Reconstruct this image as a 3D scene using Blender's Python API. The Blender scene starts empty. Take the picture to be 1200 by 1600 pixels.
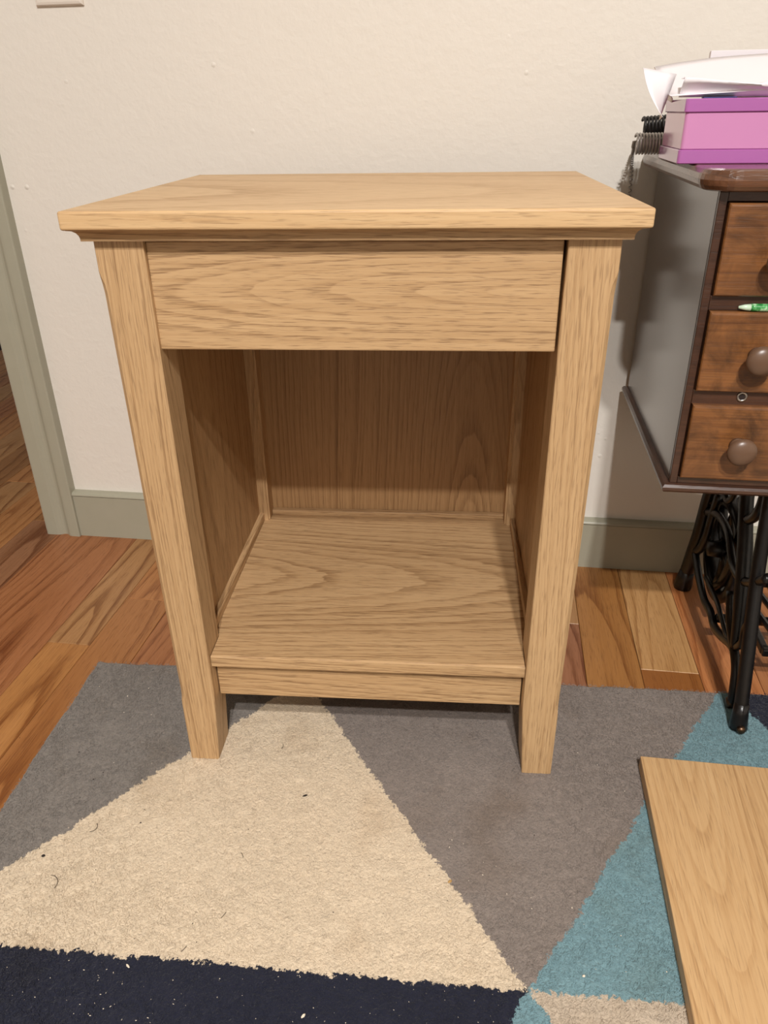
import bpy, bmesh, math, random
import numpy as np
from mathutils import Vector, Matrix

C = bpy.context.scene.collection
SC = bpy.context.scene
PI = math.pi

# ------------------------------------------------------------------ camera
cam_d = bpy.data.cameras.new('camera')
cam = bpy.data.objects.new('camera', cam_d)
C.objects.link(cam)
RX = Vector((0.98949, 0.14396, -0.01372)); UX = Vector((-0.05478, 0.46091, 0.88575)); FX = Vector((-0.13383, 0.87569, -0.46395))
FX.normalize(); RX = (RX - FX*RX.dot(FX)).normalized(); UX = RX.cross(FX)
m = Matrix((RX, UX, -FX)).transposed().to_4x4()
m.translation = (0.1301, -0.6761, 0.7447)
cam.matrix_world = m
cam_d.sensor_fit = 'VERTICAL'
cam_d.sensor_height = 36.0
cam_d.lens = 36.0*1194.36/1600.0
cam_d.clip_start = 0.02
SC.camera = cam

# ------------------------------------------------------------------ world, lights, exposure
SC.view_settings.view_transform = 'Standard'
SC.view_settings.look = 'None'
SC.view_settings.gamma = 1.0
SC.view_settings.use_curve_mapping = False
SC.view_settings.exposure = 0.0
w = bpy.data.worlds.new('world'); SC.world = w; w.use_nodes = True
w.node_tree.nodes['Background'].inputs[0].default_value = (1.0, 0.94, 0.88, 1)
w.node_tree.nodes['Background'].inputs[1].default_value = 0.02

def ceiling_lamp(name, loc, size, power, col):
    d = bpy.data.lights.new(name, 'AREA'); d.shape = 'DISK'; d.size = size; d.energy = power; d.color = col
    o = bpy.data.objects.new(name, d); o.location = loc; C.objects.link(o)
    return o
ceiling_lamp('ceiling_lamp', (0.46, -1.89, 2.60), 0.09, 72, (1.0, 0.972, 0.945))
ceiling_lamp('ceiling_lamp_far', (0.295, -2.28, 2.60), 0.09, 78, (1.0, 0.972, 0.945))

# ------------------------------------------------------------------ colour helpers
def lin(c):
    c = c/255.0
    return c/12.92 if c <= 0.04045 else ((c+0.055)/1.055)**2.4
def rgb(r, g, b, k=1.0): return (lin(r)*k, lin(g)*k, lin(b)*k, 1.0)

# ------------------------------------------------------------------ node helpers
class NT:
    def __init__(s, name):
        s.m = bpy.data.materials.new(name); s.m.use_nodes = True
        s.t = s.m.node_tree; s.b = s.t.nodes['Principled BSDF']; s.out = s.t.nodes['Material Output']
    def n(s, typ, **kw):
        nd = s.t.nodes.new(typ)
        for k, v in kw.items(): setattr(nd, k, v)
        return nd
    def l(s, a, b): s.t.links.new(a, b)
    def put(s, sock, v):
        if hasattr(v, 'is_output'): s.l(v, sock)
        else: sock.default_value = v
    def math(s, op, a, b=None, c=None, clamp=False):
        nd = s.n('ShaderNodeMath', operation=op, use_clamp=clamp)
        s.put(nd.inputs[0], a)
        if b is not None: s.put(nd.inputs[1], b)
        if c is not None: s.put(nd.inputs[2], c)
        return nd.outputs[0]
    def vmath(s, op, a, b=None):
        nd = s.n('ShaderNodeVectorMath', operation=op)
        s.put(nd.inputs[0], a)
        if b is not None: s.put(nd.inputs[1], b)
        return nd.outputs['Value'] if op in ('DOT_PRODUCT', 'LENGTH') else nd.outputs[0]
    def mix(s, f, a, b, blend='MIX'):
        nd = s.n('ShaderNodeMix', data_type='RGBA', blend_type=blend)
        s.put(nd.inputs[0], f); s.put(nd.inputs[6], a); s.put(nd.inputs[7], b)
        return nd.outputs[2]
    def noise(s, vec, scale, detail=2.0, rough=0.5, dist=0.0):
        nd = s.n('ShaderNodeTexNoise')
        s.put(nd.inputs['Vector'], vec); nd.inputs['Scale'].default_value = scale
        nd.inputs['Detail'].default_value = detail; nd.inputs['Roughness'].default_value = rough
        nd.inputs['Distortion'].default_value = dist
        return nd.outputs['Fac']
    def ramp(s, f, stops, interp='LINEAR'):
        nd = s.n('ShaderNodeValToRGB'); r = nd.color_ramp; r.interpolation = interp
        while len(r.elements) > 1: r.elements.remove(r.elements[-1])
        for i, (p, c) in enumerate(stops):
            e = r.elements[0] if i == 0 else r.elements.new(p)
            e.position = p; e.color = c if len(c) == 4 else (*c, 1)
        s.put(nd.inputs[0], f)
        return nd.outputs[0]
    def mrange(s, v, a, b, c=0.0, d=1.0):
        nd = s.n('ShaderNodeMapRange'); s.put(nd.inputs[0], v)
        for i, x in enumerate((a, b, c, d)): nd.inputs[i+1].default_value = x
        return nd.outputs[0]
    def bump(s, h, strength, dist):
        nd = s.n('ShaderNodeBump'); nd.inputs['Strength'].default_value = strength; nd.inputs['Distance'].default_value = dist
        s.put(nd.inputs['Height'], h); s.l(nd.outputs[0], s.b.inputs['Normal'])
        return nd
    def coord(s, rand=0.0):
        co = s.n('ShaderNodeTexCoord').outputs['Object']
        if rand:
            r = s.n('ShaderNodeObjectInfo').outputs['Random']
            k = s.n('ShaderNodeCombineXYZ')
            s.put(k.inputs[0], s.math('MULTIPLY', r, rand)); s.put(k.inputs[1], s.math('MULTIPLY', r, rand*1.73)); s.put(k.inputs[2], s.math('MULTIPLY', r, rand*0.61))
            return co, k.outputs[0]
        return co, None
    def set(s, **kw):
        for k, v in kw.items(): s.put(s.b.inputs[k.replace('_', ' ')], v)
        return s.m

def plain(name, col, rough=0.5, **kw):
    t = NT(name); t.set(Base_Color=col, Roughness=rough, **kw); return t.m

def wood(name, axis, light, mid, dark, ring=150.0, tilt=0.12, centre=(0.0, 0.05), rough=0.45, pore=1.0, depth='auto', rand=3.0,
         objcol=False, ringmix=0.55, coat=0.0, blotch=0.0, spec=0.5, warp=0.012, shift=0.0, strips=0.0):
    """solid wood cut from a log: rings about an axis that leans against the board, pores drawn out along the grain"""
    t = NT(name)
    co, off = t.coord(rand)
    sx = t.n('ShaderNodeSeparateXYZ'); t.l(co, sx.inputs[0])
    ax = 'XYZ'.index(axis)
    others = [i for i in range(3) if i != ax]
    if depth != 'auto':
        d = 'XYZ'.index(depth); others = [i for i in others if i != d]+[d]
    L, A, B = sx.outputs[ax], sx.outputs[others[0]], sx.outputs[others[1]]
    offs = t.n('ShaderNodeSeparateXYZ'); t.l(off, offs.inputs[0])
    Lr = t.math('ADD', L, offs.outputs[0])
    def vec(l, a, b):
        k = t.n('ShaderNodeCombineXYZ'); t.put(k.inputs[0], l); t.put(k.inputs[1], a); t.put(k.inputs[2], b)
        return t.vmath('ADD', k.outputs[0], off)
    # slow wander of the rings along the board
    w1 = t.noise(vec(t.math('MULTIPLY', L, 2.2), t.math('MULTIPLY', A, 7.0), t.math('MULTIPLY', B, 7.0)), 1.0, 2.0, 0.5)
    w1 = t.math('MULTIPLY', t.math('SUBTRACT', w1, 0.5), warp*2)
    w2 = t.noise(vec(t.math('MULTIPLY', L, 14.0), t.math('MULTIPLY', A, 60.0), t.math('MULTIPLY', B, 60.0)), 1.0, 2.0, 0.6)
    w2 = t.math('MULTIPLY', t.math('SUBTRACT', w2, 0.5), 0.0035)
    ac = t.math('ADD', t.math('ADD', A, -centre[0]), w1)
    if rand and not shift:
        ac = t.math('ADD', ac, t.math('MULTIPLY', t.math('SUBTRACT', t.math('FRACT', offs.outputs[1]), 0.5), 0.08))
    bc = t.math('ADD', t.math('ADD', B, centre[1]), t.math('MULTIPLY', t.math('ADD', L, shift), tilt))
    rr = t.math('SQRT', t.math('ADD', t.math('MULTIPLY', ac, ac), t.math('MULTIPLY', bc, bc)))
    rr = t.math('ADD', rr, w2)
    rn = t.n('ShaderNodeTexNoise', noise_dimensions='1D')
    rk = t.math('ADD', t.math('MULTIPLY', rr, ring), t.math('MULTIPLY', offs.outputs[2], 7.0))
    t.put(rn.inputs['W'], rk)
    rn.inputs['Scale'].default_value = 0.45; rn.inputs['Detail'].default_value = 2.0; rn.inputs['Roughness'].default_value = 0.5
    ph = t.math('FRACT', t.math('ADD', rk, t.math('MULTIPLY', rn.outputs['Fac'], 2.2)))
    line = t.ramp(ph, [(0.0, (0.0,)*3), (0.07, (1,)*3), (0.22, (0.75,)*3), (0.50, (0.18,)*3), (0.92, (0,)*3), (1.0, (0.0,)*3)], 'EASE')
    line = t.math('MULTIPLY', line, t.mrange(rn.outputs['Fac'], 0.30, 0.65, 0.35, 1.0))
    # pores and fibre streaks
    s1 = t.noise(vec(t.math('MULTIPLY', L, 38.0), t.math('MULTIPLY', A, 760.0), t.math('MULTIPLY', B, 760.0)), 1.0, 2.0, 0.55)
    s2 = t.noise(vec(t.math('MULTIPLY', L, 6.0), t.math('MULTIPLY', A, 380.0), t.math('MULTIPLY', B, 380.0)), 1.0, 3.0, 0.6)
    por = t.mrange(t.math('ADD', s1, t.math('MULTIPLY', line, 0.16*pore)), 0.56, 0.70)
    fib = t.mrange(s2, 0.32, 0.68)
    low = t.noise(vec(t.math('MULTIPLY', L, 2.0), t.math('MULTIPLY', A, 14.0), t.math('MULTIPLY', B, 14.0)), 1.0, 2.0, 0.5)
    f = t.math('MULTIPLY', line, ringmix)
    f = t.math('ADD', f, t.math('MULTIPLY', fib, 0.40))
    f = t.math('ADD', f, t.math('MULTIPLY', t.math('SUBTRACT', low, 0.5), 0.50), clamp=True)
    col = t.ramp(f, [(0.0, light), (0.5, mid), (1.0, dark)])
    pm = t.math('MULTIPLY', por, 0.62*min(1.0, pore), clamp=True)
    col = t.mix(pm, col, tuple(c*0.72 for c in dark[:3])+(1,))
    band = line
    if blotch:
        bl = t.noise(t.vmath('ADD', co, off), 22.0, 4.0, 0.62, 0.6)
        col = t.mix(t.math('MULTIPLY', t.mrange(bl, 0.45, 0.75), blotch), col, tuple(c*0.28 for c in dark[:3])+(1,))
    if objcol:
        oc = t.n('ShaderNodeObjectInfo').outputs['Color']
        col = t.mix(1.0, col, oc, 'MULTIPLY')
    t.put(t.b.inputs['Base Color'], col)
    t.put(t.b.inputs['Roughness'], t.math('ADD', rough, t.math('MULTIPLY', por, 0.12)))
    t.b.inputs['Specular IOR Level'].default_value = spec
    if coat:
        t.b.inputs['Coat Weight'].default_value = coat; t.b.inputs['Coat Roughness'].default_value = 0.18
    t.bump(t.math('SUBTRACT', 1.0, t.math('ADD', t.math('MULTIPLY', por, 0.7), t.math('MULTIPLY', band, 0.3))), 0.25, 0.0006)
    return t.m

OL, OM, OD = rgb(198, 163, 120), rgb(181, 145, 103), rgb(147, 111, 74)
OAK_X = wood('oak_along_x', 'X', OL, OM, OD, ring=190, tilt=0.05, centre=(0.21, 0.06), depth='Z', rand=2.0, ringmix=0.5)
OAK_TOP = wood('oak_tabletop', 'X', rgb(212, 178, 133), rgb(199, 162, 117), rgb(172, 135, 93), ring=100, tilt=0.05, centre=(0.16, 0.03), depth='Z', rand=2.0, ringmix=0.35, pore=0.8)
OAK_DRAWER = wood('oak_drawer_front', 'X', OL, OM, OD, ring=150, tilt=-0.09, centre=(0.586, -0.0085), depth='Y', rand=1.0, shift=0.0001, ringmix=0.40, warp=0.010)
OAK_Z = wood('oak_along_z', 'Z', OL, OM, OD, ring=260, tilt=0.05, centre=(0.10, 0.06), depth='Y', rand=2.0, ringmix=0.40, pore=0.75)
OAK_PANEL = wood('oak_veneer', 'Z', rgb(180, 143, 100), rgb(164, 127, 86), rgb(132, 98, 62), ring=150, tilt=0.10, centre=(0.13, -0.375), depth='Y', rand=0.7, shift=0.0001, ringmix=0.60, pore=0.5)
OAK_SIDE = wood('oak_side_veneer', 'Z', rgb(180, 143, 100), rgb(164, 127, 86), rgb(132, 98, 62), ring=80, tilt=0.05, centre=(0.2, 0.05), depth='X', rand=0.7, ringmix=0.35)
OAK_Y = wood('oak_along_y', 'Y', OL, OM, OD, ring=130, tilt=0.05, centre=(0.0, 0.08), depth='Z', rand=2.0)
OAK_BOARD = wood('oak_loose_board', 'Y', rgb(206, 170, 124), rgb(190, 151, 105), rgb(160, 121, 80), ring=120, tilt=-0.11, centre=(-0.062, 0.006), depth='Z', rand=1.3, shift=0.03, ringmix=0.42, pore=0.55, warp=0.012)
FLOOR_W = wood('floor_plank_wood', 'Y', (1, 1, 1, 1), (0.84, 0.79, 0.72, 1), (0.46, 0.33, 0.24, 1), ring=60, tilt=0.06, centre=(0.0, 0.03), depth='Z', rand=4.0, objcol=True, rough=0.36, pore=0.7, ringmix=0.8, warp=0.035, spec=0.4)
RED_W = wood('old_drawer_wood', 'X', rgb(138, 90, 50), rgb(114, 71, 37), rgb(84, 50, 27), ring=70, tilt=0.06, centre=(0.0, 0.05), depth='Y', rand=3.0, rough=0.36, pore=0.4, ringmix=0.35, blotch=0.85, coat=0.25)
DARK_W = wood('dark_stained_wood', 'X', rgb(80, 50, 34), rgb(62, 38, 26), rgb(42, 25, 18), ring=60, tilt=0.05, centre=(0.0, 0.05), depth='Z', rand=3.0, rough=0.34, pore=0.4, ringmix=0.3, blotch=0.5, coat=0.4)
TOP_W = wood('sewing_top_wood', 'X', rgb(120, 80, 56), rgb(96, 62, 42), rgb(66, 40, 28), ring=60, tilt=0.05, centre=(0.0, 0.05), depth='Z', rand=3.0, rough=0.28, pore=0.5, ringmix=0.4, blotch=0.45, coat=0.6)

def worn_sheen():
    t = NT('worn_varnish_grey_sheen'); co, off = t.coord(1.0)
    mp = t.n('ShaderNodeMapping'); t.l(co, mp.inputs[0]); mp.inputs['Scale'].default_value = (1, 9, 2.2)
    a = t.noise(mp.outputs[0], 6.0, 5.0, 0.65)
    mp2 = t.n('ShaderNodeMapping'); t.l(co, mp2.inputs[0]); mp2.inputs['Scale'].default_value = (1, 60, 16); mp2.inputs['Rotation'].default_value = (0.5, 0, 0)
    sc = t.noise(mp2.outputs[0], 2.4, 2.0, 0.5)
    col = t.ramp(a, [(0.3, rgb(62, 54, 52)), (0.55, rgb(80, 71, 68)), (0.8, rgb(68, 60, 57))])  # dark varnish greyed: the wall's reflection is put into the base colour
    col = t.mix(t.mrange(sc, 0.64, 0.70, 0, 0.8), col, rgb(52, 42, 40))
    t.put(t.b.inputs['Base Color'], col); t.b.inputs['Roughness'].default_value = 0.22
    t.b.inputs['Coat Weight'].default_value = 0.6; t.b.inputs['Coat Roughness'].default_value = 0.16
    t.bump(a, 0.10, 0.001)
    return t.m
GREY_SHEEN = worn_sheen()

def wall_mat():
    t = NT('painted_plaster'); co, _ = t.coord()
    n1 = t.noise(co, 110.0, 3.0, 0.55); n2 = t.noise(co, 42.0, 2.0, 0.5, 0.5)
    v = t.n('ShaderNodeTexVoronoi'); t.l(co, v.inputs['Vector']); v.inputs['Scale'].default_value = 38.0
    sp = t.mrange(v.outputs['Distance'], 0.0, 0.16, 1, 0)
    sel = t.mrange(t.noise(co, 11.0, 1.0), 0.60, 0.66)
    big = t.noise(co, 1.6, 2.0)
    col = t.mix(big, rgb(226, 219, 208), rgb(231, 225, 215))
    t.put(t.b.inputs['Base Color'], col); t.b.inputs['Roughness'].default_value = 0.55
    h = t.math('ADD', t.math('MULTIPLY', n1, 0.3), t.math('ADD', t.math('MULTIPLY', n2, 0.35), t.math('MULTIPLY', t.math('MULTIPLY', sp, sel), 0.8)))
    t.bump(h, 0.7, 0.0027)
    return t.m
WALL = wall_mat()
CEIL = plain('ceiling_paint', rgb(232, 226, 216), 0.8)
def trim_mat():
    t = NT('sage_trim_paint'); co, _ = t.coord()
    n1 = t.noise(co, 30.0, 3.0)
    t.put(t.b.inputs['Base Color'], t.mix(n1, rgb(160, 157, 138), rgb(167, 163, 145)))
    t.b.inputs['Roughness'].default_value = 0.38
    t.bump(n1, 0.15, 0.001)
    return t.m
TRIM = trim_mat()
SUB = plain('subfloor', rgb(48, 30, 20), 0.8)
WHITE_P = plain('white_plastic', rgb(226, 216, 204), 0.35)
IRON = None
def iron():
    t = NT('black_iron'); co, _ = t.coord()
    n1 = t.noise(co, 70.0, 4.0, 0.65)
    t.put(t.b.inputs['Base Color'], t.ramp(n1, [(0.35, rgb(9, 7, 7)), (0.7, rgb(17, 14, 13)), (0.82, rgb(50, 44, 40))]))
    t.b.inputs['Roughness'].default_value = 0.34
    t.bump(n1, 0.35, 0.0015)
    return t.m
IRON = iron()
STEEL = plain('bright_steel', rgb(190, 186, 180), 0.3, Metallic=1.0)
BRASS = plain('old_brass', rgb(96, 76, 60), 0.4, Metallic=1.0)
KNOB = plain('dull_bronze_knob', rgb(104, 78, 60), 0.34)
GAP_SHADE = plain('gap_shade', rgb(34, 20, 16), 0.7)  # near-black colour that paints in the shade of gaps and keyhole
PINKL = plain('pink_plastic', rgb(204, 134, 184), 0.18, Coat_Weight=0.8, Coat_Roughness=0.08)
PINKD = plain('purple_plastic', rgb(172, 96, 166), 0.16, Coat_Weight=0.8, Coat_Roughness=0.08)
PAPER = plain('white_paper', rgb(242, 236, 239), 0.75)
BLUE = plain('blue_card', rgb(50, 56, 110), 0.5)
CORD = plain('grey_black_cord', rgb(168, 163, 158), 0.35, Metallic=0.4)
CORDB = plain('black_cord', rgb(26, 23, 23), 0.5)
def pen_mat():
    t = NT('green_pen'); co, _ = t.coord()
    n1 = t.noise(co, 160.0, 3.0, 0.6)
    t.put(t.b.inputs['Base Color'], t.ramp(n1, [(0.35, rgb(40, 120, 60)), (0.5, rgb(80, 165, 90)), (0.65, rgb(190, 225, 185))]))
    t.b.inputs['Roughness'].default_value = 0.25
    return t.m
PEN = pen_mat()
PENW = plain('pale_green_tip', rgb(205, 228, 200), 0.3)
DARKFLECK = plain('dark_fleck', rgb(40, 32, 28), 0.8)
PALEFLECK = plain('pale_fleck', rgb(232, 218, 196), 0.8)
TANFLECK = plain('tan_fleck', rgb(176, 140, 86), 0.8)

# ------------------------------------------------------------------ mesh helpers
def link(name, bm, mat, parent=None, smooth=False):
    me = bpy.data.meshes.new(name); bm.normal_update(); bm.to_mesh(me); bm.free()
    if mat is not None:
        for mm in (mat if isinstance(mat, (list, tuple)) else [mat]): me.materials.append(mm)
    if smooth:
        for p in me.polygons: p.use_smooth = True
    o = bpy.data.objects.new(name, me); C.objects.link(o)
    if parent is not None: o.parent = parent
    return o
def empty(name, loc=(0, 0, 0), rz=0.0):
    o = bpy.data.objects.new(name, None); C.objects.link(o)
    o.location = loc; o.rotation_euler = (0, 0, rz); o.empty_display_size = 0.05
    return o
def tag(o, label, cat, group=None, kind=None):
    o['label'] = label; o['category'] = cat
    if group: o['group'] = group
    if kind: o['kind'] = kind
    return o
def struct(o): o['kind'] = 'structure'; return o
def add_box(bm, x0, x1, y0, y1, z0, z1, bev=0.0, seg=2):
    r = bmesh.ops.create_cube(bm, size=1.0)
    vs = r['verts']
    for v in vs: v.co = Vector(((x0+x1)/2+v.co.x*(x1-x0), (y0+y1)/2+v.co.y*(y1-y0), (z0+z1)/2+v.co.z*(z1-z0)))
    if bev > 0:
        es = list({e for v in vs for e in v.link_edges})
        bmesh.ops.bevel(bm, geom=es, offset=bev, segments=seg, profile=0.5, affect='EDGES', clamp_overlap=True)
def box(name, x0, x1, y0, y1, z0, z1, mat, parent=None, bev=0.001, seg=2):
    bm = bmesh.new(); add_box(bm, x0, x1, y0, y1, z0, z1, bev, seg)
    return link(name, bm, mat, parent)
def loft(bm, rings, cap=True, close=True):
    """rings: list of equal-length lists of points"""
    vr = [[bm.verts.new(p) for p in r] for r in rings]
    n = len(vr[0])
    for a, b in zip(vr[:-1], vr[1:]):
        for i in range(n if close else n-1):
            j = (i+1) % n
            bm.faces.new((a[i], a[j], b[j], b[i]))
    if cap:
        bm.faces.new(vr[0][::-1]); bm.faces.new(vr[-1])
    bmesh.ops.recalc_face_normals(bm, faces=bm.faces)
def prism(name, pts, axis, a, b, mat, parent=None, smooth=False):
    """pts 2-D profile, extruded along axis from a to b"""
    def P(u, v, t):
        return (t, u, v) if axis == 'X' else ((u, t, v) if axis == 'Y' else (u, v, t))
    bm = bmesh.new(); loft(bm, [[P(u, v, t) for u, v in pts] for t in (a, b)])
    return link(name, bm, mat, parent, smooth)
def smooth_path(pts, n=6):
    """Catmull-Rom through the points"""
    P = [Vector(p) for p in pts]
    if len(P) < 3: return P
    P = [P[0]*2-P[1]]+P+[P[-1]*2-P[-2]]
    out = []
    for i in range(1, len(P)-2):
        for k in range(n):
            t = k/n
            out.append(0.5*((2*P[i])+(P[i+1]-P[i-1])*t+(2*P[i-1]-5*P[i]+4*P[i+1]-P[i+2])*t*t+(3*P[i]-P[i-1]-3*P[i+1]+P[i+2])*t**3))
    out.append(P[-2])
    return out
def add_tube(bm, pts, rad, seg=8, flat=None, closed=False):
    """swept tube; rad a number or list; flat = (unit vector, factor) squashes the section along that vector"""
    P = [Vector(p) for p in pts]; n = len(P)
    R = rad if isinstance(rad, (list, tuple)) else [rad]*n
    if len(R) != n:
        R = [R[min(len(R)-1, int(i*(len(R)-1)/(n-1)))] + (R[min(len(R)-1, int(i*(len(R)-1)/(n-1))+1)]-R[min(len(R)-1, int(i*(len(R)-1)/(n-1)))])*((i*(len(R)-1)/(n-1)) % 1) for i in range(n)]
    rings = []; up = None
    for i in range(n):
        if closed: d = (P[(i+1) % n]-P[i-1])
        else: d = P[min(i+1, n-1)]-P[max(i-1, 0)]
        d.normalize()
        if up is None: up = d.orthogonal().normalized()
        up = (up-d*up.dot(d)).normalized(); side = d.cross(up)
        ring = []
        for k in range(seg):
            a = 2*PI*k/seg; off = (up*math.cos(a)+side*math.sin(a))*R[i]
            if flat: off = off-flat[0]*off.dot(flat[0])*(1-flat[1])
            ring.append(P[i]+off)
        rings.append(ring)
    if closed: rings.append(rings[0])
    loft(bm, rings, cap=not closed)
    if closed: bmesh.ops.remove_doubles(bm, verts=bm.verts, dist=1e-7)
def add_lathe(bm, prof, origin, axis=Vector((0, -1, 0)), seg=20):
    """prof: (radius, distance along axis)"""
    axis = axis.normalized(); u = axis.orthogonal().normalized(); v = axis.cross(u); O = Vector(origin)
    rings = [[O+axis*h+(u*math.cos(2*PI*k/seg)+v*math.sin(2*PI*k/seg))*max(r, 1e-5) for k in range(seg)] for r, h in prof]
    loft(bm, rings)

# ------------------------------------------------------------------ the room
WALL_Y = 0.572
RX0, RX1, RY0, CEILZ = -2.40, 2.60, -4.6, 2.62
DX0, DX1, DZ = -1.56, -0.756, 2.05       # doorway in the back wall
bm = bmesh.new()
add_box(bm, DX1, RX1+0.1, WALL_Y, WALL_Y+0.12, 0.0, CEILZ)
add_box(bm, DX0, DX1, WALL_Y, WALL_Y+0.12, DZ, CEILZ)
add_box(bm, RX0-0.1, DX0, WALL_Y, WALL_Y+0.12, 0.0, CEILZ)
struct(link('wall_back', bm, WALL))
struct(box('wall_left', RX0-0.1, RX0, RY0-0.1, WALL_Y, -0.02, CEILZ, WALL, bev=0))
struct(box('wall_right', RX1, RX1+0.1, RY0-0.1, WALL_Y, -0.02, CEILZ, WALL, bev=0))
struct(box('wall_front', RX0, RX1, RY0-0.1, RY0, -0.02, CEILZ, WALL, bev=0))
struct(box('ceiling', RX0-0.1, RX1+0.1, RY0-0.1, WALL_Y+0.12, CEILZ, CEILZ+0.1, CEIL, bev=0))
HY, HX0, HX1 = 2.7, -2.6, 0.2
struct(box('wall_hall', HX0, HX1, HY, HY+0.1, -0.02, CEILZ, WALL, bev=0))
struct(box('wall_hall_left', HX0-0.1, HX0, WALL_Y+0.12, HY, -0.02, CEILZ, WALL, bev=0))
struct(box('wall_hall_right', HX1, HX1+0.1, WALL_Y+0.12, HY, -0.02, CEILZ, WALL, bev=0))
struct(box('ceiling_hall', HX0, HX1, WALL_Y+0.12, HY, CEILZ, CEILZ+0.1, CEIL, bev=0))

floor = struct(box('floor', HX0-0.1, RX1+0.1, RY0-0.1, HY+0.1, -0.06, -0.0145, SUB, bev=0))
random.seed(11)
def plank_mesh():
    pass
def plank(x0, x1, y0, y1, col):
    g, b, t = 0.0003, 0.0007, random.uniform(-0.0001, 0.0001)
    x0 += g; x1 -= g; y0 += g; y1 -= g
    cx, cy = (x0+x1)/2, (y0+y1)/2; hx, hy = (x1-x0)/2, (y1-y0)/2
    bm = bmesh.new()
    r0 = [(-hx, -hy, -0.0145), (hx, -hy, -0.0145), (hx, hy, -0.0145), (-hx, hy, -0.0145)]
    r1 = [(x, y, -b) for x, y, _ in r0]
    r2 = [(x*(1-b/hx), y*(1-b/hy), t*0) for x, y, _ in r0]
    loft(bm, [r0, r1, r2])
    o = link('floor_plank', bm, FLOOR_W, floor); o.location = (cx, cy, 0); o.color = (col[0]*0.80, col[1]*0.82, col[2]*0.86, 1)
    return o
xs = [-0.5565, -0.484, -0.400]
while xs[-1] < 0.28: xs.append(xs[-1]+0.688/8)
xs[-1] = 0.288
for v in (0.370, 0.454, 0.537, 0.620, 0.704, 0.788, 0.872): xs.append(v)
left = [-0.5565]
while left[0] > -1.62: left.insert(0, left[0]-0.0835)
xs = [v for v in left[:-1] if abs(v+0.64) > 0.01]+xs
TAN, ORG, RED, BRN, LGT = rgb(192, 142, 92), rgb(200, 140, 82), rgb(172, 114, 78), rgb(166, 116, 70), rgb(218, 166, 108)
fixed = {  # seam x: [(y from, y to, colour)]
    -0.7235: [(-0.50, 1.20, rgb(184, 122, 78))],
    -0.5565: [(-0.60, 0.223, ORG), (0.223, 1.3, TAN)],
    -0.4840: [(-0.40, 0.357, rgb(184, 124, 72)), (0.357, 0.572, rgb(196, 134, 80))],
    0.202:   [(-0.20, 0.377, RED), (0.377, 0.572, TAN)],
    0.288:   [(-0.50, 0.572, rgb(188, 130, 72))],
    0.370:   [(-0.35, 0.273, rgb(170, 108, 56)), (0.273, 0.572, LGT)],
    0.454:   [(-0.10, 0.572, rgb(214, 140, 86))],
    0.537:   [(-0.30, 0.572, rgb(196, 128, 78))],
}
pal = [TAN, rgb(170, 120, 84), BRN, rgb(180, 122, 78), rgb(198, 138, 84), rgb(178, 116, 70)]
for x0, x1 in zip(xs[:-1], xs[1:]):
    ytop = HY-0.01 if x0 < -0.70 else WALL_Y
    segs = None
    for k in fixed:
        if abs(k-x0) < 0.004: segs = list(fixed[k])
    if segs is None:
        y = -0.75-random.random()*0.5; segs = []
        while y < ytop:
            L = random.uniform(0.5, 1.3); segs.append((y, y+L, random.choice(pal))); y += L
    else:
        segs = [(segs[0][0]-0.9, segs[0][0], random.choice(pal))]+segs
        y = segs[-1][1]
        while y < ytop-0.02:
            L = random.uniform(0.5, 1.2); segs.append((y, y+L, random.choice(pal))); y += L
    for a, b, c in segs:
        b = min(b, ytop)
        if b-a > 0.02: plank(x0, x1, a, b, c)

# baseboard with bead on top, and the door casing
def bb_profile(yw):
    f = yw-0.014
    pts = [(yw, 0.0), (f, 0.0), (f, 0.0875), (f+0.0012, 0.0882), (f+0.0012, 0.0892), (f-0.0022, 0.0898)]
    for k in range(1, 6):
        a = PI/2*k/5
        pts.append((f-0.0022+0.008*(1-math.cos(a)) , 0.0898+0.0065*math.sin(a)))
    pts.append((yw, 0.0965))
    return pts
struct(prism('baseboard_back', bb_profile(WALL_Y), 'X', -0.6735, RX1, TRIM))
struct(prism('baseboard_hall', bb_profile(HY), 'X', HX0, HX1, TRIM))
cas = [(-0.7455, 0.572), (-0.7455, 0.5585), (-0.7445, 0.556), (-0.742, 0.555), (-0.722, 0.555), (-0.7165, 0.5563), (-0.711, 0.5592), (-0.706, 0.5602), (-0.7015, 0.559),
       (-0.698, 0.5558), (-0.694, 0.5535), (-0.690, 0.5528), (-0.676, 0.5524), (-0.6742, 0.5532), (-0.6735, 0.555), (-0.6735, 0.572)]
struct(prism('trim_1', cas, 'Z', 0.0, DZ+0.075, TRIM))
cas2 = [(2*DX1+0.0-x-(2*DX1-(DX0+DX1)), y) for x, y in cas]
cas2 = [(DX0-(x-DX1), y) for x, y in cas]
struct(prism('trim_2', cas2[::-1], 'Z', 0.0, DZ+0.075, TRIM))
struct(box('trim_3', -1.63, -0.7455-0.0, 0.556, 0.572, DZ-0.005, DZ+0.07, TRIM, bev=0.002)) if False else None
struct(box('trim_3', DX0+0.012, -0.7460, 0.5565, 0.572, DZ-0.01, DZ+0.065, TRIM, bev=0.002))

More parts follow.
